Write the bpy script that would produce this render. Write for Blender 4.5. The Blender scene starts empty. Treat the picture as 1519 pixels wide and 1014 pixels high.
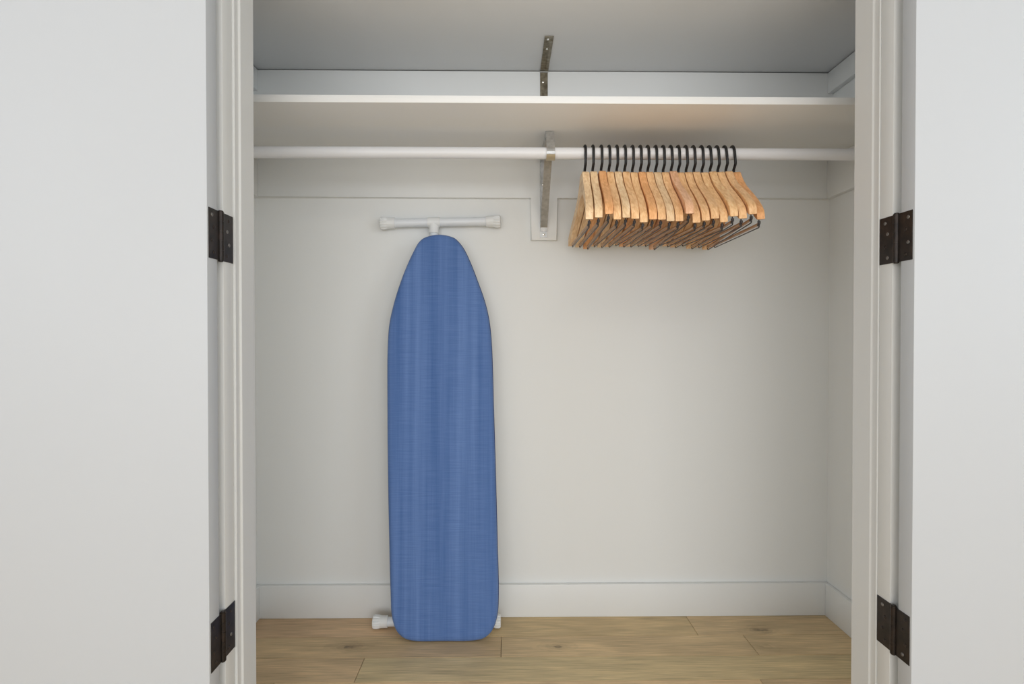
import bpy, bmesh, math, random
from mathutils import Vector, Matrix, Euler
random.seed(7)
SC = bpy.context.scene
COL = SC.collection
R = math.radians

# ------------------------------------------------------------------ camera
cd = bpy.data.cameras.new('camera'); cam = bpy.data.objects.new('camera', cd); COL.objects.link(cam)
cam.location = (0, 0, 0.889)
cam.rotation_euler = (R(90 - 0.62), 0, R(-0.70))
cd.sensor_width = 36; cd.lens = 36 * 838 / 1519; cd.clip_start = 0.02
SC.camera = cam
# ------------------------------------------------------------------ exposure
SC.view_settings.view_transform = 'Standard'; SC.view_settings.look = 'None'
SC.view_settings.gamma = 1; SC.view_settings.use_curve_mapping = False
SC.view_settings.exposure = -0.47
# ------------------------------------------------------------------ world and added fill lights
w = bpy.data.worlds.new('world'); SC.world = w; w.use_nodes = True
w.node_tree.nodes['Background'].inputs[0].default_value = (0.80, 0.90, 1.0, 1)
w.node_tree.nodes['Background'].inputs[1].default_value = 1.0
def area(name, loc, rot, sx, sy, power, color):
    l = bpy.data.lights.new(name, 'AREA'); l.shape = 'RECTANGLE'; l.size = sx; l.size_y = sy
    l.energy = power; l.color = color
    o = bpy.data.objects.new(name, l); COL.objects.link(o); o.location = loc; o.rotation_euler = rot
    return o
area('rear_fill_light', (0.15, -3.42, 0.98), (R(90), 0, 0), 4.2, 1.65, 103, (0.945, 0.965, 1.0))  # unseen broad source, widened and lowered to reach jambs and shelf undersides
area('right_fill_light', (2.52, -0.9, 1.45), (R(90), 0, R(90)), 1.5, 1.4, 26, (0.83, 0.915, 1.0))  # added fill from the right, brightens the left jamb
area('left_fill_light', (-2.22, -0.9, 1.45), (R(90), 0, R(-90)), 1.5, 1.4, 17, (0.95, 0.965, 1.0))  # added fill from the left, brightens the right jamb
area('warm_fill_light', (0.2, -1.6, 2.55), (0, 0, 0), 0.5, 0.5, 8, (1.0, 0.93, 0.84))  # added warm overhead fill, out of view

# ------------------------------------------------------------------ materials
def mat(name, color, rough=0.5, metal=0.0, spec=0.5):
    m = bpy.data.materials.new(name); m.use_nodes = True
    b = m.node_tree.nodes['Principled BSDF']
    b.inputs['Base Color'].default_value = (*color, 1); b.inputs['Roughness'].default_value = rough
    b.inputs['Metallic'].default_value = metal; b.inputs['Specular IOR Level'].default_value = spec
    return m
def N(m, t, **kw):
    n = m.node_tree.nodes.new(t)
    for k, v in kw.items(): setattr(n, k, v)
    return n
def L(m, a, b): m.node_tree.links.new(a, b)
def P(m): return m.node_tree.nodes['Principled BSDF']
def bump(m, scale, strength, dist, vec=(1, 1, 1), detail=3, kind='ShaderNodeTexNoise'):
    tc = N(m, 'ShaderNodeTexCoord'); mp = N(m, 'ShaderNodeMapping'); mp.inputs['Scale'].default_value = vec
    n = N(m, kind); n.inputs['Scale'].default_value = scale
    if 'Detail' in n.inputs: n.inputs['Detail'].default_value = detail
    bp = N(m, 'ShaderNodeBump'); bp.inputs['Strength'].default_value = strength; bp.inputs['Distance'].default_value = dist
    L(m, tc.outputs['Object'], mp.inputs['Vector']); L(m, mp.outputs[0], n.inputs['Vector'])
    L(m, n.outputs[0], bp.inputs['Height']); L(m, bp.outputs[0], P(m).inputs['Normal'])
    return n

M_wall = mat('closet_wall_paint', (0.855, 0.862, 0.842), 0.62, 0, 0.3); bump(M_wall, 260, 0.12, 0.001)
M_room = mat('room_wall_paint', (0.78, 0.78, 0.77), 0.7, 0, 0.3); bump(M_room, 200, 0.15, 0.001)
M_trim = mat('trim_paint', (0.855, 0.862, 0.844), 0.42, 0, 0.4); bump(M_trim, 120, 0.05, 0.0005, (1, 1, 0.1))
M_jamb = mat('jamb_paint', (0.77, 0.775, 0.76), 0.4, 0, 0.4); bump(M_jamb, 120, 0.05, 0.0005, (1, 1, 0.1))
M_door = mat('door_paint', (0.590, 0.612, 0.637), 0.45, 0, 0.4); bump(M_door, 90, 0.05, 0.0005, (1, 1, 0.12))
M_shelf = mat('shelf_paint', (0.90, 0.895, 0.87), 0.45, 0, 0.4); bump(M_shelf, 80, 0.06, 0.0006, (0.1, 1, 1))
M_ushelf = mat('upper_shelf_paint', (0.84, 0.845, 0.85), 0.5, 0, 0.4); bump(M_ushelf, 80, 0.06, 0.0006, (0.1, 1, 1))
M_rod = mat('rod_white_enamel', (0.86, 0.86, 0.87), 0.3, 0, 0.5)
M_plastic = mat('white_plastic', (0.84, 0.85, 0.84), 0.38, 0, 0.5)
M_tube = mat('white_powder_tube', (0.80, 0.83, 0.86), 0.3, 0, 0.5)
M_wire = mat('black_coated_wire', (0.008, 0.008, 0.009), 0.5, 0.0, 0.5)
M_thin = mat('grey_bar_wire', (0.05, 0.045, 0.045), 0.35, 0.3, 0.5)
M_screw = mat('screw_steel', (0.75, 0.74, 0.70), 0.25, 1.0)
M_dull = mat('worn_screw', (0.22, 0.21, 0.20), 0.4, 0.8)
M_brass = mat('brass_clip', (0.50, 0.43, 0.30), 0.4, 0.5)

def metal_noise(m, c1, c2, scale):
    tc = N(m, 'ShaderNodeTexCoord'); n = N(m, 'ShaderNodeTexNoise'); n.inputs['Scale'].default_value = scale
    n.inputs['Detail'].default_value = 4
    r = N(m, 'ShaderNodeValToRGB'); r.color_ramp.elements[0].color = (*c1, 1); r.color_ramp.elements[1].color = (*c2, 1)
    r.color_ramp.elements[0].position = 0.35; r.color_ramp.elements[1].position = 0.7
    L(m, tc.outputs['Object'], n.inputs['Vector']); L(m, n.outputs[0], r.inputs[0]); L(m, r.outputs[0], P(m).inputs['Base Color'])
M_bronze = mat('dark_bronze', (0.03, 0.024, 0.02), 0.38, 0.55); metal_noise(M_bronze, (0.022, 0.018, 0.016), (0.045, 0.032, 0.026), 60)
M_steel = mat('galvanised_steel', (0.42, 0.42, 0.40), 0.42, 0.7); metal_noise(M_steel, (0.44, 0.44, 0.43), (0.58, 0.58, 0.57), 90)
M_dark_steel = mat('tarnished_steel', (0.2, 0.18, 0.13), 0.33, 0.9); metal_noise(M_dark_steel, (0.16, 0.135, 0.095), (0.34, 0.31, 0.24), 70)

# oak planks: tone from the object's colour, grain stretched along the plank
M_oak = mat('oak_plank', (0.4, 0.3, 0.18), 0.42, 0, 0.35)
def build_oak(m):
    tc = N(m, 'ShaderNodeTexCoord'); oi = N(m, 'ShaderNodeObjectInfo')
    mul = N(m, 'ShaderNodeVectorMath', operation='SCALE'); mul.inputs['Scale'].default_value = 37.0
    cmb = N(m, 'ShaderNodeCombineXYZ')
    L(m, oi.outputs['Random'], cmb.inputs[0]); L(m, oi.outputs['Random'], cmb.inputs[1]); L(m, cmb.outputs[0], mul.inputs[0])
    add = N(m, 'ShaderNodeVectorMath', operation='ADD')
    L(m, tc.outputs['Object'], add.inputs[0]); L(m, mul.outputs[0], add.inputs[1])
    # large, slow warp gives the cathedral figure
    mw = N(m, 'ShaderNodeMapping'); mw.inputs['Scale'].default_value = (1.6, 7, 1)
    nw = N(m, 'ShaderNodeTexNoise'); nw.inputs['Scale'].default_value = 1.6; nw.inputs['Detail'].default_value = 2
    L(m, add.outputs[0], mw.inputs[0]); L(m, mw.outputs[0], nw.inputs['Vector'])
    wsc = N(m, 'ShaderNodeMath', operation='MULTIPLY'); wsc.inputs[1].default_value = 26
    L(m, nw.outputs[0], wsc.inputs[0])
    sn = N(m, 'ShaderNodeMath', operation='SINE'); L(m, wsc.outputs[0], sn.inputs[0])
    # fine fibre
    mf = N(m, 'ShaderNodeMapping'); mf.inputs['Scale'].default_value = (4.5, 120, 1)
    nf = N(m, 'ShaderNodeTexNoise'); nf.inputs['Scale'].default_value = 2.2; nf.inputs['Detail'].default_value = 6; nf.inputs['Roughness'].default_value = 0.6
    L(m, add.outputs[0], mf.inputs[0]); L(m, mf.outputs[0], nf.inputs['Vector'])
    # blotches
    mb = N(m, 'ShaderNodeMapping'); mb.inputs['Scale'].default_value = (1.2, 5, 1)
    nb = N(m, 'ShaderNodeTexNoise'); nb.inputs['Scale'].default_value = 2.0; nb.inputs['Detail'].default_value = 3
    L(m, add.outputs[0], mb.inputs[0]); L(m, mb.outputs[0], nb.inputs['Vector'])
    def mr(sock, a, b, lo, hi):
        r = N(m, 'ShaderNodeMapRange'); r.inputs[1].default_value = a; r.inputs[2].default_value = b
        r.inputs[3].default_value = lo; r.inputs[4].default_value = hi; L(m, sock, r.inputs[0]); return r.outputs[0]
    a = mr(sn.outputs[0], -1, 1, 0.90, 1.06); b = mr(nf.outputs[0], 0.32, 0.68, 0.76, 1.16); c = mr(nb.outputs[0], 0.3, 0.7, 0.86, 1.12)
    # knots
    mk = N(m, 'ShaderNodeMapping'); mk.inputs['Scale'].default_value = (1.3, 3.2, 1)
    vk = N(m, 'ShaderNodeTexVoronoi'); vk.inputs['Scale'].default_value = 1.6
    L(m, add.outputs[0], mk.inputs[0]); L(m, mk.outputs[0], vk.inputs['Vector'])
    k0 = mr(vk.outputs['Distance'], 0.010, 0.05, 0.75, 1.0)
    # one placed knot per plank, its place held in the plank's own 'knot' property
    at = N(m, 'ShaderNodeAttribute'); at.attribute_type = 'OBJECT'; at.attribute_name = 'knot'
    sb = N(m, 'ShaderNodeVectorMath', operation='SUBTRACT'); L(m, tc.outputs['Object'], sb.inputs[0]); L(m, at.outputs['Vector'], sb.inputs[1])
    ms = N(m, 'ShaderNodeVectorMath', operation='MULTIPLY'); ms.inputs[1].default_value = (9, 22, 0); L(m, sb.outputs[0], ms.inputs[0])
    nk = N(m, 'ShaderNodeTexNoise'); nk.inputs['Scale'].default_value = 28; nk.inputs['Detail'].default_value = 3; L(m, tc.outputs['Object'], nk.inputs['Vector'])
    ln = N(m, 'ShaderNodeVectorMath', operation='LENGTH'); L(m, ms.outputs[0], ln.inputs[0])
    la = N(m, 'ShaderNodeMath', operation='MULTIPLY_ADD'); la.inputs[1].default_value = 0.9; L(m, nk.outputs[0], la.inputs[0]); L(m, ln.outputs['Value'], la.inputs[2])
    rg = N(m, 'ShaderNodeMath', operation='MULTIPLY'); rg.inputs[1].default_value = 24; L(m, la.outputs[0], rg.inputs[0])
    rs = N(m, 'ShaderNodeMath', operation='SINE'); L(m, rg.outputs[0], rs.inputs[0])
    rim = mr(rs.outputs[0], -1, 1, -0.12, 0.02); fall = mr(la.outputs[0], 0.5, 1.3, 1.0, 0.0)
    rf = N(m, 'ShaderNodeMath', operation='MULTIPLY'); L(m, rim, rf.inputs[0]); L(m, fall, rf.inputs[1])
    core = mr(la.outputs[0], 0.45, 0.66, 0.60, 1.0); soft = mr(la.outputs[0], 0.5, 1.2, 0.84, 1.0)
    cs = N(m, 'ShaderNodeMath', operation='MULTIPLY'); L(m, core, cs.inputs[0]); L(m, soft, cs.inputs[1])
    ca = N(m, 'ShaderNodeMath', operation='ADD'); L(m, cs.outputs[0], ca.inputs[0]); L(m, rf.outputs[0], ca.inputs[1])
    kk = N(m, 'ShaderNodeMath', operation='MULTIPLY'); L(m, ca.outputs[0], kk.inputs[0]); L(m, k0, kk.inputs[1])
    k = kk.outputs[0]
    t1 = N(m, 'ShaderNodeMath', operation='MULTIPLY'); L(m, a, t1.inputs[0]); L(m, b, t1.inputs[1])
    t2 = N(m, 'ShaderNodeMath', operation='MULTIPLY'); L(m, t1.outputs[0], t2.inputs[0]); L(m, c, t2.inputs[1])
    t3 = N(m, 'ShaderNodeMath', operation='MULTIPLY'); L(m, t2.outputs[0], t3.inputs[0]); L(m, k, t3.inputs[1])
    sc = N(m, 'ShaderNodeVectorMath', operation='SCALE'); L(m, oi.outputs['Color'], sc.inputs[0]); L(m, t3.outputs[0], sc.inputs['Scale'])
    L(m, sc.outputs[0], P(m).inputs['Base Color'])
    bp = N(m, 'ShaderNodeBump'); bp.inputs['Strength'].default_value = 0.2; bp.inputs['Distance'].default_value = 0.0006
    L(m, nf.outputs[0], bp.inputs['Height']); L(m, bp.outputs[0], P(m).inputs['Normal'])
build_oak(M_oak)

# hanger wood: tone from object colour, grain along the arms (Y)
def build_hwood(name, vec, rough, amp):
    m = mat(name, (0.8, 0.5, 0.25), rough, 0, 0.4)
    tc = N(m, 'ShaderNodeTexCoord'); oi = N(m, 'ShaderNodeObjectInfo')
    cmb = N(m, 'ShaderNodeCombineXYZ'); mu = N(m, 'ShaderNodeMath', operation='MULTIPLY'); mu.inputs[1].default_value = 50
    L(m, oi.outputs['Random'], mu.inputs[0]); L(m, mu.outputs[0], cmb.inputs[0]); L(m, mu.outputs[0], cmb.inputs[2])
    add = N(m, 'ShaderNodeVectorMath', operation='ADD'); L(m, tc.outputs['Object'], add.inputs[0]); L(m, cmb.outputs[0], add.inputs[1])
    mp = N(m, 'ShaderNodeMapping'); mp.inputs['Scale'].default_value = vec
    n = N(m, 'ShaderNodeTexNoise'); n.inputs['Scale'].default_value = 3; n.inputs['Detail'].default_value = 4; n.inputs['Distortion'].default_value = 0.7
    L(m, add.outputs[0], mp.inputs[0]); L(m, mp.outputs[0], n.inputs['Vector'])
    r = N(m, 'ShaderNodeMapRange'); r.inputs[1].default_value = 0.3; r.inputs[2].default_value = 0.7
    r.inputs[3].default_value = 1 - amp; r.inputs[4].default_value = 1 + amp * 0.5
    L(m, n.outputs[0], r.inputs[0])
    g = N(m, 'ShaderNodeCombineXYZ'); g.inputs[0].default_value = 1.0
    pw = N(m, 'ShaderNodeMath', operation='POWER'); pw.inputs[1].default_value = 1.5
    p2 = N(m, 'ShaderNodeMath', operation='POWER'); p2.inputs[1].default_value = 2.2
    L(m, r.outputs[0], pw.inputs[0]); L(m, r.outputs[0], p2.inputs[0]); L(m, pw.outputs[0], g.inputs[1]); L(m, p2.outputs[0], g.inputs[2]); L(m, r.outputs[0], g.inputs[0])
    vm = N(m, 'ShaderNodeVectorMath', operation='MULTIPLY'); L(m, oi.outputs['Color'], vm.inputs[0]); L(m, g.outputs[0], vm.inputs[1])
    L(m, vm.outputs[0], P(m).inputs['Base Color'])
    return m
M_hwood = build_hwood('hanger_wood', (60, 6, 22), 0.40, 0.20)

# blue woven cover: slub threads in both directions and soft lengthwise streaks
M_blue = mat('blue_woven_cotton', (0.08, 0.17, 0.40), 0.75, 0, 0.25)
def build_blue(m):
    tc = N(m, 'ShaderNodeTexCoord')
    def noise(vec, scale, det):
        mp = N(m, 'ShaderNodeMapping'); mp.inputs['Scale'].default_value = vec
        n = N(m, 'ShaderNodeTexNoise'); n.inputs['Scale'].default_value = scale; n.inputs['Detail'].default_value = det
        L(m, tc.outputs['Object'], mp.inputs[0]); L(m, mp.outputs[0], n.inputs['Vector']); return n.outputs[0]
    def mr(s, lo, hi, a=0.3, b=0.7):
        r = N(m, 'ShaderNodeMapRange'); r.inputs[1].default_value = a; r.inputs[2].default_value = b; r.inputs[3].default_value = lo; r.inputs[4].default_value = hi
        L(m, s, r.inputs[0]); return r.outputs[0]
    v1 = mr(noise((22, 1, 0.45), 1.6, 3), 0.86, 1.13); v2 = mr(noise((260, 1, 6), 1.0, 2), 0.965, 1.035); v3 = mr(noise((14, 1, 420), 1.0, 2), 0.94, 1.06)
    a = N(m, 'ShaderNodeMath', operation='MULTIPLY'); L(m, v1, a.inputs[0]); L(m, v2, a.inputs[1])
    b = N(m, 'ShaderNodeMath', operation='MULTIPLY'); L(m, a.outputs[0], b.inputs[0]); L(m, v3, b.inputs[1])
    rp = N(m, 'ShaderNodeValToRGB'); rp.color_ramp.elements[0].position = 0.0; rp.color_ramp.elements[1].position = 1.0
    rp.color_ramp.elements[0].color = (0.045, 0.115, 0.32, 1); rp.color_ramp.elements[1].color = (0.165, 0.275, 0.56, 1)
    L(m, mr(b.outputs[0], 0, 1, 0.72, 1.28), rp.inputs[0]); L(m, rp.outputs[0], P(m).inputs['Base Color'])
    bp = N(m, 'ShaderNodeBump'); bp.inputs['Strength'].default_value = 0.35; bp.inputs['Distance'].default_value = 0.0012
    ad = N(m, 'ShaderNodeMath', operation='ADD'); L(m, noise((14, 1, 420), 1.0, 2), ad.inputs[0]); L(m, noise((9, 1, 5), 1.5, 2), ad.inputs[1])
    L(m, ad.outputs[0], bp.inputs['Height']); L(m, bp.outputs[0], P(m).inputs['Normal'])
    P(m).inputs['Sheen Weight'].default_value = 0.15
build_blue(M_blue)
M_navy = mat('blue_binding', (0.028, 0.065, 0.20), 0.8, 0, 0.2)

# ------------------------------------------------------------------ mesh helpers
def finish(name, bm, m, parent=None, smooth=False, loc=None):
    bmesh.ops.recalc_face_normals(bm, faces=bm.faces)
    me = bpy.data.meshes.new(name); bm.to_mesh(me); bm.free(); me.materials.append(m)
    if smooth:
        for p in me.polygons: p.use_smooth = True
        me.set_sharp_from_angle(angle=R(38))
    o = bpy.data.objects.new(name, me); COL.objects.link(o)
    if parent: o.parent = parent
    if loc: o.location = loc
    return o
def box(bm, x0, x1, y0, y1, z0, z1, bev=0.0, seg=2):
    vs = [bm.verts.new((x, y, z)) for x in (x0, x1) for y in (y0, y1) for z in (z0, z1)]
    fs = [(0, 1, 3, 2), (4, 6, 7, 5), (0, 4, 5, 1), (2, 3, 7, 6), (0, 2, 6, 4), (1, 5, 7, 3)]
    faces = [bm.faces.new([vs[i] for i in f]) for f in fs]
    if bev > 0:
        es = list({e for f in faces for e in f.edges})
        bmesh.ops.bevel(bm, geom=es, offset=bev, segments=seg, profile=0.5, affect='EDGES')
def BX(name, m, x0, x1, y0, y1, z0, z1, bev=0.0, parent=None, seg=2):
    bm = bmesh.new(); cx, cy, cz = (x0+x1)/2, (y0+y1)/2, z0
    box(bm, x0-cx, x1-cx, y0-cy, y1-cy, 0, z1-z0, bev, seg)
    o = finish(name, bm, m, None, bev > 0, (cx, cy, cz))
    if parent:
        o.parent = parent; o.location = Vector((cx, cy, cz)) - parent.location
    return o
def tube(bm, pts, rad, n=12, radii=None):
    pts = [Vector(p) for p in pts]; rings = []
    d0 = (pts[1]-pts[0]).normalized(); up = Vector((0, 0, 1)) if abs(d0.z) < 0.9 else Vector((1, 0, 0))
    u = d0.cross(up).normalized()
    for i, p in enumerate(pts):
        if i == 0: d = d0
        elif i == len(pts)-1: d = (pts[i]-pts[i-1]).normalized()
        else: d = ((pts[i]-pts[i-1]).normalized() + (pts[i+1]-pts[i]).normalized()).normalized()
        u = (u - d*u.dot(d)).normalized(); v = d.cross(u)
        r = radii[i] if radii else rad
        rings.append([bm.verts.new(p + (u*math.cos(2*math.pi*k/n) + v*math.sin(2*math.pi*k/n))*r) for k in range(n)])
    for a, b in zip(rings, rings[1:]):
        for k in range(n): bm.faces.new((a[k], a[(k+1) % n], b[(k+1) % n], b[k]))
    bm.faces.new(rings[0][::-1]); bm.faces.new(rings[-1])
def strap(bm, path, x0, x1, t):
    """flat bar: path of (y, z) swept, width along X, thickness t to the path's left"""
    P2 = [Vector((a, b)) for a, b in path]; nv = []
    for i, p in enumerate(P2):
        if i == 0: d = P2[1]-P2[0]
        elif i == len(P2)-1: d = P2[i]-P2[i-1]
        else: d = (P2[i]-P2[i-1]).normalized() + (P2[i+1]-P2[i]).normalized()
        d.normalize(); nv.append(Vector((-d.y, d.x)))
    rings = []
    for p, n in zip(P2, nv):
        q = p + n*t
        rings.append([bm.verts.new((x0, p.x, p.y)), bm.verts.new((x1, p.x, p.y)), bm.verts.new((x1, q.x, q.y)), bm.verts.new((x0, q.x, q.y))])
    for a, b in zip(rings, rings[1:]):
        for k in range(4): bm.faces.new((a[k], a[(k+1) % 4], b[(k+1) % 4], b[k]))
    bm.faces.new(rings[0][::-1]); bm.faces.new(rings[-1])
def empty(name, loc, label, cat, group=None):
    o = bpy.data.objects.new(name, None); COL.objects.link(o); o.location = loc; o.empty_display_size = 0.05
    o['label'] = label; o['category'] = cat
    if group: o['group'] = group
    return o
def tag(o, label, cat, group=None):
    o['label'] = label; o['category'] = cat
    if group: o['group'] = group
    return o
def S(o, label=None):
    o['kind'] = 'structure'
    if label: o['label'] = label
    return o

# ------------------------------------------------------------------ dimensions
XL, XR = -0.521, 0.727            # jamb faces of the opening
YF, YJ = 1.053, 1.170             # room face of the front wall, back of the jamb
YB = 1.790                        # closet back wall
CL, CR = -0.786, 1.032            # closet side walls
ZC = 2.60
DH = 2.045                        # opening height
RX0, RX1, RY0 = -2.30, 2.60, -3.5
ZS, ZU = 1.4435, 1.7165           # undersides of lower and upper shelf

# ------------------------------------------------------------------ floor of oak planks
T = 0.012
fl = S(BX('floor', mat('subfloor', (0.10, 0.07, 0.04), 0.9), RX0, RX1, RY0, YB+0.1, -0.05, -T), 'light oak plank floor')
tones = {'a': (0.68, 0.490, 0.265), 'b': (0.71, 0.525, 0.295), 'c': (0.69, 0.495, 0.285), 'd': (0.75, 0.560, 0.305),
         'e': (0.62, 0.455, 0.250), 'f': (0.65, 0.450, 0.255)}
KNOTS = [(0.148, 1.606), (0.735, 1.598), (-0.45, 1.612), (0.775, 1.690)]
def plank(x0, x1, y0, y1, tone):
    g = 0.0006
    bm = bmesh.new(); cx, cy = (x0+x1)/2, (y0+y1)/2
    box(bm, x0-cx+g, x1-cx-g, y0-cy+g, y1-cy-g, 0.0, T, 0.0008, 1)
    o = finish('plank', bm, M_oak, None); o.parent = fl
    o.location = Vector((cx, cy, -T)) - fl.location; tn = tones[tone]
    o.color = (*[c*random.uniform(0.97, 1.03) for c in tn], 1)
    kn = next(((kx, ky) for kx, ky in KNOTS if x0 < kx < x1 and y0 < ky < y1), None)
    o['knot'] = (kn[0]-cx, kn[1]-cy, 0.0) if kn else (9.0, 9.0, 0.0)
    return o
rows = [(1.663, YB), (1.556, 1.663), (1.4465, 1.556), (1.337, 1.4465)]
lay = [[(CL, -0.10, 'f'), (-0.10, 0.574, 'a'), (0.574, CR, 'c')],
       [(CL, -0.0115, 'e'), (-0.0115, 0.708, 'c'), (0.708, CR, 'a')],
       [(CL, -0.388, 'a'), (-0.388, CR, 'b')],
       [(CL, -0.592, 'a'), (-0.592, 0.66, 'd'), (0.66, CR, 'b')]]
for (y0, y1), r in zip(rows, lay):
    for x0, x1, t in r: plank(x0, x1, y0, y1, t)
y = 1.337; i = 0
while y > 0.6:
    y0 = y - 0.109
    lo, hi = (CL, CR) if y > YJ+0.02 else (RX0, RX1)
    cuts = [lo]; x = lo + (0.5 + 0.37*((i*3) % 4)) % 1.3 + 0.2
    while x < hi-0.25: cuts.append(x); x += 1.35
    cuts.append(hi)
    for a, b in zip(cuts, cuts[1:]): plank(a, b, y0, y, random.choice('abcd'))
    y = y0; i += 1
bm = bmesh.new()
while y > RY0:                                    # the room behind the camera
    y0 = max(y - 0.109, RY0); x = RX0; nx = x + random.uniform(0.4, 1.3)
    while x < RX1:
        box(bm, x+0.0006, min(nx, RX1)-0.0006, y0+0.0006, y-0.0006, -T, 0.0); x = nx; nx += 1.3
    y = y0
rest = finish('plank_field', bm, M_oak); rest['kind'] = 'stuff'; rest.parent = fl; rest.location = -fl.location
rest.color = (0.66, 0.49, 0.275, 1)

# ------------------------------------------------------------------ walls
S(BX('wall_back', M_wall, CL-0.1, CR+0.1, YB, YB+0.1, -0.05, ZC), 'off-white back wall of the closet')
S(BX('wall_closet_left', M_wall, CL-0.1, CL, YJ, YB, -0.05, ZC), 'off-white left side wall of the closet')
S(BX('wall_closet_right', M_wall, CR, CR+0.1, YJ, YB, -0.05, ZC), 'off-white right side wall of the closet')
S(BX('wall_front_left', M_room, RX0, XL-0.018, YF, YJ, -0.05, ZC), 'white room wall behind the left door')
S(BX('wall_front_right', M_room, XR+0.018, RX1, YF, YJ, -0.05, ZC), 'white room wall behind the right door')
S(BX('wall_front_top', M_room, XL-0.018, XR+0.018, YF, YJ, DH+0.018, ZC))
for nm, xa, xb in (('wall_left', RX0-0.1, RX0),):
    bm = bmesh.new()                               # left room wall, unseen; opening added to go with its fill light
    box(bm, xa, xb, RY0, YJ, -0.05, 0.75); box(bm, xa, xb, RY0, YJ, 2.15, ZC)
    box(bm, xa, xb, RY0, -1.70, 0.75, 2.15); box(bm, xa, xb, -0.10, YJ, 0.75, 2.15)
    S(finish(nm, bm, M_room))
bm = bmesh.new()                                   # right room wall, unseen; opening added to go with its fill light
wy0, wy1, wz0, wz1 = -1.70, -0.10, 0.75, 2.15
box(bm, RX1, RX1+0.1, RY0, YJ, -0.05, wz0); box(bm, RX1, RX1+0.1, RY0, YJ, wz1, ZC)
box(bm, RX1, RX1+0.1, RY0, wy0, wz0, wz1); box(bm, RX1, RX1+0.1, wy1, YJ, wz0, wz1)
S(finish('wall_right', bm, M_room))
bm = bmesh.new()                                   # rear room wall, unseen; large opening shaped to suit the rear fill light
rx0, rx1, rz0, rz1 = -2.0, 2.3, 0.12, 1.84
box(bm, RX0-0.1, RX1+0.1, RY0-0.1, RY0, -0.05, rz0); box(bm, RX0-0.1, RX1+0.1, RY0-0.1, RY0, rz1, ZC)
box(bm, RX0-0.1, rx0, RY0-0.1, RY0, rz0, rz1); box(bm, rx1, RX1+0.1, RY0-0.1, RY0, rz0, rz1)
S(finish('wall_rear', bm, M_room))
S(BX('ceiling', M_room, RX0-0.1, RX1+0.1, RY0-0.1, YB+0.1, ZC, ZC+0.1))

# ------------------------------------------------------------------ jambs, stops, casings
def jamb(name, label, s, X):
    """s = +1: jamb whose face looks towards +X (left side)"""
    a, b = sorted((X, X - s*0.018))
    j = S(BX(name, M_jamb, a, b, YF, 1.0900, 0.0, DH, 0.0012), label)
    # moulded stop: flat first step, cove, flat land
    if s > 0: top, cove, land = 0.0040, 0.0018, 0.0055
    else: top, cove, land = 0.0014, -0.0012, 0.0010
    prof = [(-0.018, 1.0903), (top-0.0008, 1.0903), (top, 1.0912), (top, 1.0940), (cove+0.0003, 1.0965), (cove, 1.0990), (cove, 1.1090),
            (cove+0.0004, 1.1105), (land-0.0006, 1.1125), (land, 1.1135), (land, YJ-0.001), (land-0.001, YJ), (-0.018, YJ)]
    bm = bmesh.new(); lo = [bm.verts.new((X + s*p[0], p[1], 0.0)) for p in prof]; hi = [bm.verts.new((X + s*p[0], p[1], DH)) for p in prof]
    n = len(prof)
    for k in range(n): bm.faces.new((lo[k], lo[(k+1) % n], hi[(k+1) % n], hi[k]))
    bm.faces.new(lo); bm.faces.new(hi[::-1])
    o = finish('door_stop', bm, M_jamb); o.parent = j; o.location = -j.location
    return j
jamb('trim_1', 'white painted left door jamb', 1, XL)
jamb('trim_2', 'white painted right door jamb', -1, XR)
S(BX('trim_3', M_jamb, XL-0.018, XR+0.018, YF, YJ, DH, DH+0.018, 0.001), 'white head jamb')
S(BX('trim_4', M_jamb, XL-0.082, XL-0.018, YF-0.015, YF, 0.0, DH+0.018, 0.002), 'left door casing')
S(BX('trim_5', M_jamb, XR+0.018, XR+0.082, YF-0.015, YF, 0.0, DH+0.018, 0.002), 'right door casing')
S(BX('trim_6', M_jamb, XL-0.082, XR+0.082, YF-0.015, YF, DH+0.018, DH+0.082, 0.002), 'head casing')

# closet baseboards
BT, BH = 0.015, 0.1035
def baseboard(name, x0, x1, y0, y1, label): return S(BX(name, M_trim, x0, x1, y0, y1, 0.0, BH, 0.0022), label)
baseboard('baseboard_back', CL, CR, YB-BT, YB, 'flat white baseboard along the closet back wall')
baseboard('baseboard_closet_left', CL, CL+BT, YJ, YB-BT, 'flat white baseboard on the closet left wall')
baseboard('baseboard_closet_right', CR-BT, CR, YJ, YB-BT, 'flat white baseboard on the closet right wall')

# shelf cleats (ledger boards)
CT = 0.018; CZ = 1.3215
def cleat(name, x0, x1, y0, y1, z0, z1, label): return S(BX(name, M_trim, x0, x1, y0, y1, z0, z1, 0.0012), label)
# lower back cleat with its backing block in one board line
bm = bmesh.new()
pf = [(CL, CZ), (0.0818, CZ), (0.0818, 1.189), (0.1622, 1.189), (0.1622, CZ), (CR, CZ), (CR, ZS), (CL, ZS)]
f0 = [bm.verts.new((p[0], YB-CT, p[1])) for p in pf]; f1 = [bm.verts.new((p[0], YB, p[1])) for p in pf]
for k in range(8): bm.faces.new((f0[k], f0[(k+1) % 8], f1[(k+1) % 8], f1[k]))
ff = bm.faces.new(f0); bm.faces.new(f1[::-1])
bmesh.ops.bevel(bm, geom=[e for e in ff.edges], offset=0.0012, segments=2, profile=0.5, affect='EDGES')
S(finish('trim_7', bm, M_trim, None, True), 'white ledger board under the lower shelf with a drop block')
cleat('trim_8', CL, CL+CT, YJ+0.02, YB-CT, CZ, ZS, 'ledger board on the closet left wall')
cleat('trim_9', CR-CT, CR, YJ+0.02, YB-CT, CZ, ZS, 'ledger board on the closet right wall')
UZ = 1.649
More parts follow.
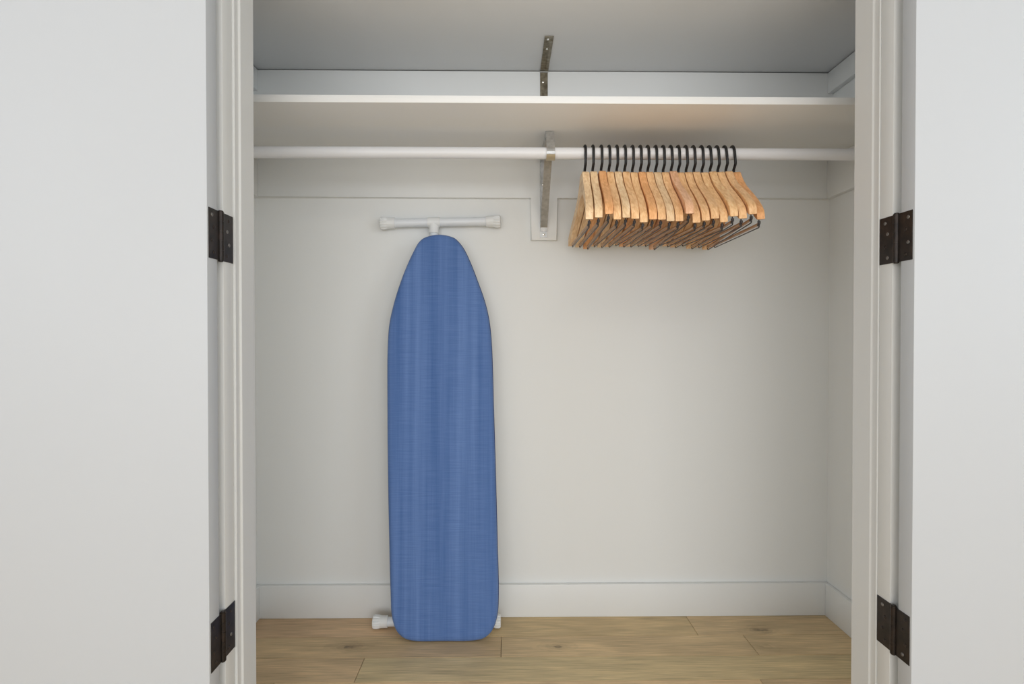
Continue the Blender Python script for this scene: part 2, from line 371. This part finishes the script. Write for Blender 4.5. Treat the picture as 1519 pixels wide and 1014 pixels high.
cleat('trim_10', CL, CR, YB-CT, YB, UZ-0.014, ZU-0.002, 'white ledger board under the upper shelf')
cleat('trim_11', CL, CL+CT, YJ+0.02, YB-CT, UZ, ZU-0.002, 'upper ledger board on the closet left wall')
cleat('trim_12', CR-CT, CR, YJ+0.02, YB-CT, UZ, ZU-0.002, 'upper ledger board on the closet right wall')
cleat('trim_13', 0.085, 0.160, YB-CT, YB, 1.52, UZ-0.014, 'drop block behind the upper bracket')

# ------------------------------------------------------------------ shelves
sh = BX('closet_shelf', M_shelf, CL+0.0015, CR-0.0015, 1.353, YB-0.001, ZS, ZS+0.0178, 0.001)
tag(sh, 'long white lower shelf board just above the hanging rod', 'shelf')
us = BX('closet_shelf', M_ushelf, CL+0.0015, CR-0.0015, 1.353, YB-0.001, ZU, ZU+0.0178, 0.001)
tag(us, 'upper white shelf board at the top of the picture, seen from below', 'shelf')

# ------------------------------------------------------------------ closet rod
RY, RZ, RR = 1.520, 1.3785, 0.0155
bm = bmesh.new(); tube(bm, [(CL+CT+0.0005, 0, 0), (CR-CT-0.0005, 0, 0)], RR, 40)
rod = finish('closet_rod', bm, M_rod, None, True, (0, RY, RZ))
tag(rod, 'white round closet rod under the lower shelf carrying the hangers', 'rod')
for xx, s in ((CL+CT, 1), (CR-CT, -1)):
    bm = bmesh.new(); tube(bm, [(0, 0, 0), (s*0.003, 0, 0), (s*0.0045, 0, 0)], 0, 32, [0.027, 0.027, 0.024])
    f = finish('rod_flange', bm, M_rod, rod, True, (xx + s*0.0006, 0, 0))

# ------------------------------------------------------------------ brackets
def screw(parent, x, y, z, axis='y', r=0.0042, m=None, name='screw'):
    bm = bmesh.new()
    d = {'y': (0, -1, 0), 'z': (0, 0, -1), 'x+': (1, 0, 0), 'x-': (-1, 0, 0)}[axis]; D = Vector(d)
    tube(bm, [Vector((0, 0, 0)), D*0.0010, D*0.0018], 0, 14, [r, r*0.92, r*0.5])
    return finish(name, bm, m or M_screw, parent, True, Vector((x, y, z)) - parent.location)
bx0, bx1 = 0.1095, 0.1320
b = empty('shelf_bracket', (0.121, YB-CT, 1.19), 'grey steel bracket with diagonal brace holding lower shelf and rod', 'bracket')
def bp(name, bm, m=M_steel, parent=None, smooth=False):
    o = finish(name, bm, m, None, smooth); o.parent = parent or b; o.location = -(parent or b).location; return o
bm = bmesh.new(); strap(bm, [(YB-CT-0.0002, 1.197), (YB-CT-0.0002, 1.441)], bx0, bx1, 0.0025)
box(bm, bx0, bx0+0.002, YB-CT-0.010, YB-CT-0.0026, 1.235, 1.437)      # folded side rib
bp('wall_leg', bm)
bm = bmesh.new(); strap(bm, [(YB-CT-0.003, ZS-0.0005), (1.534, ZS-0.0005)], bx0, bx1, 0.0025)
box(bm, bx0, bx0+0.002, 1.536, YB-CT-0.004, ZS-0.016, ZS-0.003)
bp('shelf_arm', bm)
bm = bmesh.new(); strap(bm, [(1.542, 1.4245), (1.757, 1.237), (1.766, 1.228), (1.7690, 1.216)], bx0+0.0005, bx1-0.0005, -0.0025)
bp('brace', bm)
# hook strap: down in front of the rod and under it
pts = [(1.5335, ZS-0.003), (1.5300, 1.433), (1.5130, 1.402)]
for k in range(0, 9):
    a = R(140 + k*20); pts.append((RY + (RR+0.0012)*math.cos(a), RZ + (RR+0.0012)*math.sin(a)))
bm = bmesh.new(); strap(bm, pts, bx0+0.001, bx1+0.0005, -0.0024); bp('rod_hook', bm)
bm = bmesh.new()
pts = [(RY + (RR+0.0039)*math.cos(R(a)), RZ + (RR+0.0039)*math.sin(R(a))) for a in range(204, 262, 9)]
strap(bm, pts, bx0+0.0005, bx1+0.001, -0.0016); o = bp('rod_clip', bm, M_brass); o['label'] = 'brass-coloured rod clip'
s = screw(b, 0.1205, 1.5275-0.004, 1.4205, 'y')
screw(b, 0.1185, YB-CT-0.0028, 1.362, 'y'); screw(b, 0.1205, YB-CT-0.0028, 1.2065, 'y')
b = empty('shelf_bracket', (0.121, YB-CT, 1.56), 'tarnished brown steel angle bracket under the upper shelf', 'bracket')
bm = bmesh.new(); strap(bm, [(YB-CT-0.0002, 1.545), (YB-CT-0.0002, ZU-0.0035)], bx0, bx1+0.001, 0.0025); strap(bm, [(YB-CT-0.0027, 1.547), (YB-CT-0.0027, ZU-0.009)], bx0+0.0155, bx1-0.001, 0.0012)
bp('wall_leg', bm, M_dark_steel)
bm = bmesh.new(); strap(bm, [(YB-CT-0.003, ZU-0.0005), (1.572, ZU-0.0005), (1.566, ZU-0.0012)], bx0, bx1+0.0025, 0.0025)
strap(bm, [(YB-CT-0.006, ZU-0.003), (1.585, ZU-0.003)], bx0+0.0155, bx1+0.001, 0.0012)
bp('shelf_arm', bm, M_dark_steel)
bm = bmesh.new(); box(bm, bx0-0.0003, bx1+0.0013, YB-CT-0.0062, YB-CT-0.0027, ZU-0.0075, ZU-0.0035, 0.0008, 1)
o = bp('bend_highlight', bm, M_steel)  # highlight along the bend, modelled as a paler steel bar
screw(b, 0.1195, 1.580, ZU-0.0032, 'z', 0.0036); screw(b, 0.1205, 1.632, ZU-0.0032, 'z', 0.0034); screw(b, 0.1185, YB-CT-0.0028, 1.680, 'y', 0.0038)

# ------------------------------------------------------------------ doors opened flat against the room wall
def door(name, label, s, X):
    a, c = sorted((X, X - s*0.612))
    d = S(BX(name, M_door, a, c, 0.996, 1.031, 0.010, DH-0.004, 0.0012), label)
    return d
dl = door('door_1', 'plain white left closet door opened flat', 1, XL)
dr = door('door_2', 'plain white right closet door opened flat', -1, XR)
def hinge(parent, s, X, zc, seed):
    """leaves on door edge and jamb, five knuckles between"""
    h = 0.0445; YH = 1.0415
    bm = bmesh.new()
    for y0, y1 in ((1.0005, YH-0.002), (YH+0.002, 1.0885)):
        a, c = sorted((X - s*0.0018, X + s*0.0012)); box(bm, a, c, y0, y1, -h, h, 0.0004, 1)
    for k in range(5):
        z0 = -h + k*2*h/5
        tube(bm, [(X + s*0.001, YH, z0+0.0004), (X + s*0.001, YH, z0+2*h/5-0.0004)], 0.0056, 18)
    tube(bm, [(X + s*0.001, YH, -h-0.0022), (X + s*0.001, YH, -h-0.001), (X + s*0.001, YH, h+0.001), (X + s*0.001, YH, h+0.0022)], 0, 16, [0.0035, 0.0048, 0.0048, 0.0035])
    for v in bm.verts: v.co.x -= X; v.co.y -= YH
    o = finish('butt_hinge', bm, M_bronze, None, True); o['label'] = 'dark bronze hinge'
    o.parent = parent; o.location = Vector((X, YH, zc)) - parent.location
    rnd = random.Random(seed)
    for yy, zz in ((-0.031, 0.033), (-0.024, 0.012), (-0.031, -0.012), (-0.024, -0.033), (0.031, 0.033), (0.024, 0.012), (0.031, -0.012), (0.024, -0.033)):
        sb = bmesh.new(); D = Vector((s, 0, 0)); tube(sb, [D*0, D*0.0008, D*0.0012], 0, 12, [0.0036, 0.0032, 0.0012])
        q = finish('hinge_screw', sb, M_dull if rnd.random() < 0.25 else M_bronze, o, True, (s*0.0012, yy, zz))
hinge(dl, 1, XL, 1.0712, 3); hinge(dl, 1, XL, 0.3355, 5)
hinge(dr, -1, XR, 1.0700, 8); hinge(dr, -1, XR, 0.3400, 12)

# ------------------------------------------------------------------ ironing board
Lf = [(-0.2453, 1.1848), (-0.2605, 1.1715), (-0.2732, 1.1495), (-0.293, 1.1067), (-0.3146, 1.0499), (-0.3340, 0.9853), (-0.3470, 0.9219), (-0.3512, 0.8449),
      (-0.3500, 0.6859), (-0.3464, 0.4894), (-0.3406, 0.2954), (-0.335, 0.1418), (-0.3300, 0.0700), (-0.3171, 0.0330), (-0.2967, 0.0125), (-0.2694, 0.0035)]
Rt = [(-0.1566, 1.1858), (-0.1412, 1.1733), (-0.1239, 1.1498), (-0.1035, 1.107), (-0.0832, 1.0543), (-0.0617, 0.9936), (-0.0485, 0.9379), (-0.0406, 0.8648),
      (-0.0345, 0.6854), (-0.0283, 0.4885), (-0.0232, 0.294), (-0.0194, 0.1363), (-0.0230, 0.0739), (-0.0367, 0.0317), (-0.0592, 0.0105), (-0.0900, 0.0030)]
ctrl = [(-0.2010, 1.1950)] + Rt + [(-0.180, 0.0020)] + Lf[::-1]
def catmull(P0, sub=5):
    n = len(P0); out = []
    for i in range(n):
        p = [Vector(P0[(i+k-1) % n]) for k in range(4)]
        # centripetal tangents
        def kn(a, b): return max((b-a).length, 1e-5)**0.5
        t01, t12, t23 = kn(p[0], p[1]), kn(p[1], p[2]), kn(p[2], p[3])
        m1 = (p[2]-p[1]) + t12*((p[1]-p[0])/t01 - (p[2]-p[0])/(t01+t12))
        m2 = (p[2]-p[1]) + t12*((p[3]-p[2])/t23 - (p[3]-p[1])/(t12+t23))
        for k in range(sub):
            t = k/sub; out.append((2*t**3-3*t*t+1)*p[1] + (t**3-2*t*t+t)*m1 + (-2*t**3+3*t*t)*p[2] + (t**3-t*t)*m2)
    return out
OUT = catmull(ctrl, 5)
KB = 0.064; lean = math.atan(KB)
ib = empty('ironing_board', (-0.185, 1.626, 0.0), 'folded ironing board with blue fabric cover leaning upright against the closet wall', 'ironing board')
def board_layer(name, m, rings, smooth=True, label=None):
    """rings: (inset, depth behind the front face); outline in (x, z)"""
    bm = bmesh.new(); n = len(OUT); RG = []
    nor = []
    for i in range(n):
        d = (OUT[(i+1) % n] - OUT[i-1]).normalized(); nor.append(Vector((d.y, -d.x)))
    cen = Vector((-0.19, 0.55))
    sg = 1 if (cen-OUT[0]).dot(nor[0]) > 0 else -1
    for ins, dep in rings:
        r = []
        for i in range(n):
            q = OUT[i] + nor[i]*sg*ins
            r.append(bm.verts.new((q.x+0.185, KB*q.y + dep, q.y)))
        RG.append(r)
    for a, c in zip(RG, RG[1:]):
        for k in range(n): bm.faces.new((a[k], a[(k+1) % n], c[(k+1) % n], c[k]))
    bm.faces.new(RG[0]); bm.faces.new(RG[-1][::-1])
    bmesh.ops.triangulate(bm, faces=[f for f in bm.faces if len(f.verts) > 4])
    o = finish(name, bm, m, ib, smooth)
    if label: o['label'] = label
    return o
cv = board_layer('fabric_cover', M_blue, [(0.022, 0.0), (0.012, 0.0006), (0.006, 0.0025), (0.0022, 0.0062), (0.0006, 0.0105), (0.0008, 0.017), (0.005, 0.021)], label='blue woven padded cover')
hm = board_layer('cover_hem', M_navy, [(-0.0004, 0.0150), (-0.0010, 0.0170), (-0.0004, 0.0200), (0.010, 0.0230), (0.020, 0.0235)], label='dark blue bound edge')
board_layer('board_base', M_tube, [(0.014, 0.0236), (0.012, 0.0245), (0.012, 0.0345), (0.015, 0.036)], label='white metal board underside')
def ibt(name, pts, r, m, n=20, radii=None, label=None, parent=None, ribs=0):
    bm = bmesh.new(); tube(bm, pts, r, n, radii)
    pr = parent or ib
    o = finish(name, bm, m, None, True); o.parent = pr
    o.location = -ib.location if pr is ib else Vector((0, 0, 0))
    if label: o['label'] = label
    return o
# leg tubes lie folded along the back of the board; each ends in a T foot
def foot(c0, c1, r, stub, y_leg):
    c0 = Vector(c0); c1 = Vector(c1); d = (c1-c0).normalized(); L_ = (c1-c0).length
    t = ibt('foot_tube', [c0 + d*0.012, c1 - d*0.012], r, M_tube)
    for p, q in ((c0, d), (c1, -d)):
        prof = [(0.0, 0.0150), (0.0015, 0.0188), (0.006, 0.0205), (0.017, 0.0203), (0.021, 0.0186), (0.024, 0.0178), (0.045, 0.0172), (0.0455, 0.0145)]
        # ribbed end cap: radial flutes on the wide part
        bm = bmesh.new(); nn = 48; u = q.cross(Vector((0, 1, 0))).normalized(); v = q.cross(u); rings = []
        for a, rr in prof:
            ring = []
            for k in range(nn):
                an = 2*math.pi*k/nn; fl_ = -0.0026 if (k % 4 == 0 and 0.001 < a < 0.022) else 0
                ring.append(bm.verts.new(p + q*a + (u*math.cos(an)+v*math.sin(an))*(rr+fl_)))
            rings.append(ring)
        for a, c in zip(rings, rings[1:]):
            for k in range(nn): bm.faces.new((a[k], a[(k+1) % nn], c[(k+1) % nn], c[k]))
        bm.faces.new(rings[0][::-1]); bm.faces.new(rings[-1])
        o = finish('foot_cap', bm, M_plastic, None, True); o.parent = ib; o.location = -ib.location; o['label'] = 'ribbed white plastic end cap'
    sx = Vector(stub); f = (sx.x - c0.x)/(c1.x - c0.x); jc = c0 + (c1-c0)*f
    bm = bmesh.new()
    tube(bm, [jc - d*0.019, jc - d*0.0185, jc + d*0.0185, jc + d*0.019], 0, 28, [r+0.0008, r+0.0024, r+0.0024, r+0.0008])
    tube(bm, [jc, jc + (sx-jc).normalized()*0.034, jc + (sx-jc).normalized()*0.0345], 0, 28, [r+0.0015, r+0.0015, r+0.0005])
    o = finish('tee_joint', bm, M_plastic, None, True); o.parent = ib; o.location = -ib.location
    ibt('leg', [jc, sx], r-0.0012, M_tube)
foot((-0.3875, 1.7655, 1.2385), (-0.0140, 1.7655, 1.2462), 0.0138, (-0.2215, 1.7080, 0.30), 0)
foot((-0.4015, 1.7130, 0.0206), (-0.0130, 1.7130, 0.0206), 0.0138, (-0.1650, 1.7330, 0.75), 0)

# ------------------------------------------------------------------ wooden hangers
prof = [(0.0, 0.0, -0.060), (0.016, 0.0, -0.0605), (0.024, -0.0015, -0.062), (0.029, -0.007, -0.063), (0.036, -0.018, -0.066), (0.050, -0.034, -0.073),
        (0.068, -0.0500, -0.084), (0.090, -0.0650, -0.097), (0.114, -0.080, -0.110), (0.136, -0.0940, -0.1235), (0.158, -0.108, -0.138), (0.176, -0.1215, -0.1525),
        (0.189, -0.132, -0.1600), (0.197, -0.1410, -0.1635), (0.2010, -0.1500, -0.1632)]
ZN = 1.3245 - RZ                  # neck top relative to the rod centre
BOW = 0.015
def bow(y): t = y/0.20; return -BOW*abs(t)**1.7
def body_bm():
    bm = bmesh.new(); st = [(-p[0], p[1], p[2]) for p in prof[::-1]] + [p for p in prof[1:]]
    rings = []; hw = 0.0092; c = 0.0011
    for y, zt, zb in st:
        x = bow(y); zt += ZN; zb += ZN
        w_ = hw - (0.0004 if abs(y) > 0.20 else 0)
        rings.append([bm.verts.new(v) for v in ((x-w_+c, y, zt), (x+w_-c, y, zt), (x+w_, y, zt-c), (x+w_, y, zb+c), (x+w_-c, y, zb), (x-w_+c, y, zb), (x-w_, y, zb+c), (x-w_, y, zt-c))])
    for a, b2 in zip(rings, rings[1:]):
        for k in range(8): bm.faces.new((a[k], a[(k+1) % 8], b2[(k+1) % 8], b2[k]))
    bm.faces.new(rings[0][::-1]); bm.faces.new(rings[-1])
    return bm
def hook_bm():
    r = 0.0036; Rk = RR + r + 0.0004; bm = bmesh.new()
    pts = [(0, 0, ZN-0.01), (0, 0, ZN+0.008), (0, -0.0015, ZN+0.0115), (0, -0.0165, ZN+0.0205), (0, -0.0190, ZN+0.0240), (0, -Rk, -0.018), (0, -Rk, -0.006)]
    for k in range(0, 12):
        a = R(180 - k*17.5); pts.append((0, Rk*math.cos(a), Rk*math.sin(a)))
    tube(bm, pts, r, 10); return bm
def bar_wire_bm():
    bm = bmesh.new(); xe = bow(0.175)-0.001; z0 = ZN-0.140; zb = ZN-0.1785
    pts = [(xe, -0.180, z0), (xe, -0.180, zb+0.005), (xe, -0.178, zb+0.0015), (xe, -0.175, zb), (xe, 0.177, zb+0.010), (xe, 0.180, zb+0.0115), (xe, 0.182, zb+0.015), (xe, 0.182, z0+0.004)]
    tube(bm, pts, 0.0015, 8)
    tube(bm, [(xe, -0.180, ZN-0.164), (xe, -0.180, ZN-0.170)], 0.0036, 10)     # front catch
    tube(bm, [(xe-0.0015, -0.1835, ZN-0.171), (xe-0.0015, -0.1765, ZN-0.173)], 0.0030, 8)
    return bm
def bar_bm():
    bm = bmesh.new(); xe = bow(0.175)-0.001
    tube(bm, [(xe, -0.177, ZN-0.1705), (xe, 0.179, ZN-0.1605)], 0.0034, 10); return bm
proto = empty('wooden_hanger', (0, RY, RZ), 'x', 'hanger', 'wooden trouser hangers in a row on the closet rod')
hb = finish('hanger_body', body_bm(), M_hwood, proto, True)
hk = finish('hook', hook_bm(), M_wire, proto, True); hk['label'] = 'black metal hook'
tb = finish('trouser_bar', bar_bm(), M_hwood, proto, True)
wr = finish('bar_wire', bar_wire_bm(), M_thin, proto, True); wr['label'] = 'thin dark clamp wire'
HX = [0.214, 0.2350, 0.2575, 0.2785, 0.2993, 0.3205, 0.3415, 0.3625, 0.3825, 0.4035, 0.4240, 0.4445, 0.4645, 0.4850, 0.5055, 0.5275, 0.5485, 0.5694, 0.5905, 0.6120]
PITCH = [0, 1.0, 2.9, 0, 1.0, .4, -1.5, .1, 0, -.8, -.8, 3.3, -1.6, -.4, .7, -1.2, 2.0, .8, 3.2, .4]
tone = ['pale', 'pale', 'orange', 'golden', 'pale', 'golden', 'golden', 'orange', 'golden', 'pale', 'golden', 'pinkish', 'golden', 'golden', 'golden', 'golden', 'golden', 'golden', 'golden', 'orange']
TC = {'pale': (0.98, 0.70, 0.42), 'golden': (0.98, 0.605, 0.31), 'orange': (0.96, 0.50, 0.22), 'pinkish': (0.96, 0.57, 0.35)}
ordn = ['', 'second', 'third', 'fourth', 'fifth', 'sixth', 'seventh', 'eighth', 'ninth', 'tenth']
def copy_thing(o):
    c = o.copy(); COL.objects.link(c)
    for ch in list(o.children):
        k = ch.copy(); COL.objects.link(k); k.parent = c
    return c
rh = random.Random(4)
for i, x in enumerate(HX):
    h = proto if i == 0 else copy_thing(proto)
    h.location = (x, RY, RZ)
    u_ = (i/19)**1.6
    h.rotation_euler = (R(-PITCH[i]), R(-4.8*u_), R(-0.5 - 3.8*u_ + 0.1*rh.uniform(-1, 1)))
    t = tone[i]
    if i == 0: pos = 'leftmost on the rod'
    elif i == 19: pos = 'rightmost on the rod'
    elif i < 10: pos = ordn[i] + ' from the left end of the row'
    else: pos = ordn[19-i] + ' from the right end of the row'
    extra = ', front end tipped up' if PITCH[i] > 1.5 else ''
    h['label'] = '%s wooden hanger%s, %s' % (t, extra, pos)
    for ch in h.children:
        f = rh.uniform(0.94, 1.05)
        if ch.name.startswith('hanger_body'): ch.color = (*[min(v*f, .99) for v in TC[t]], 1)
        if ch.name.startswith('trouser_bar'): ch.color = (0.62*f, 0.37*f, 0.20*f, 1)
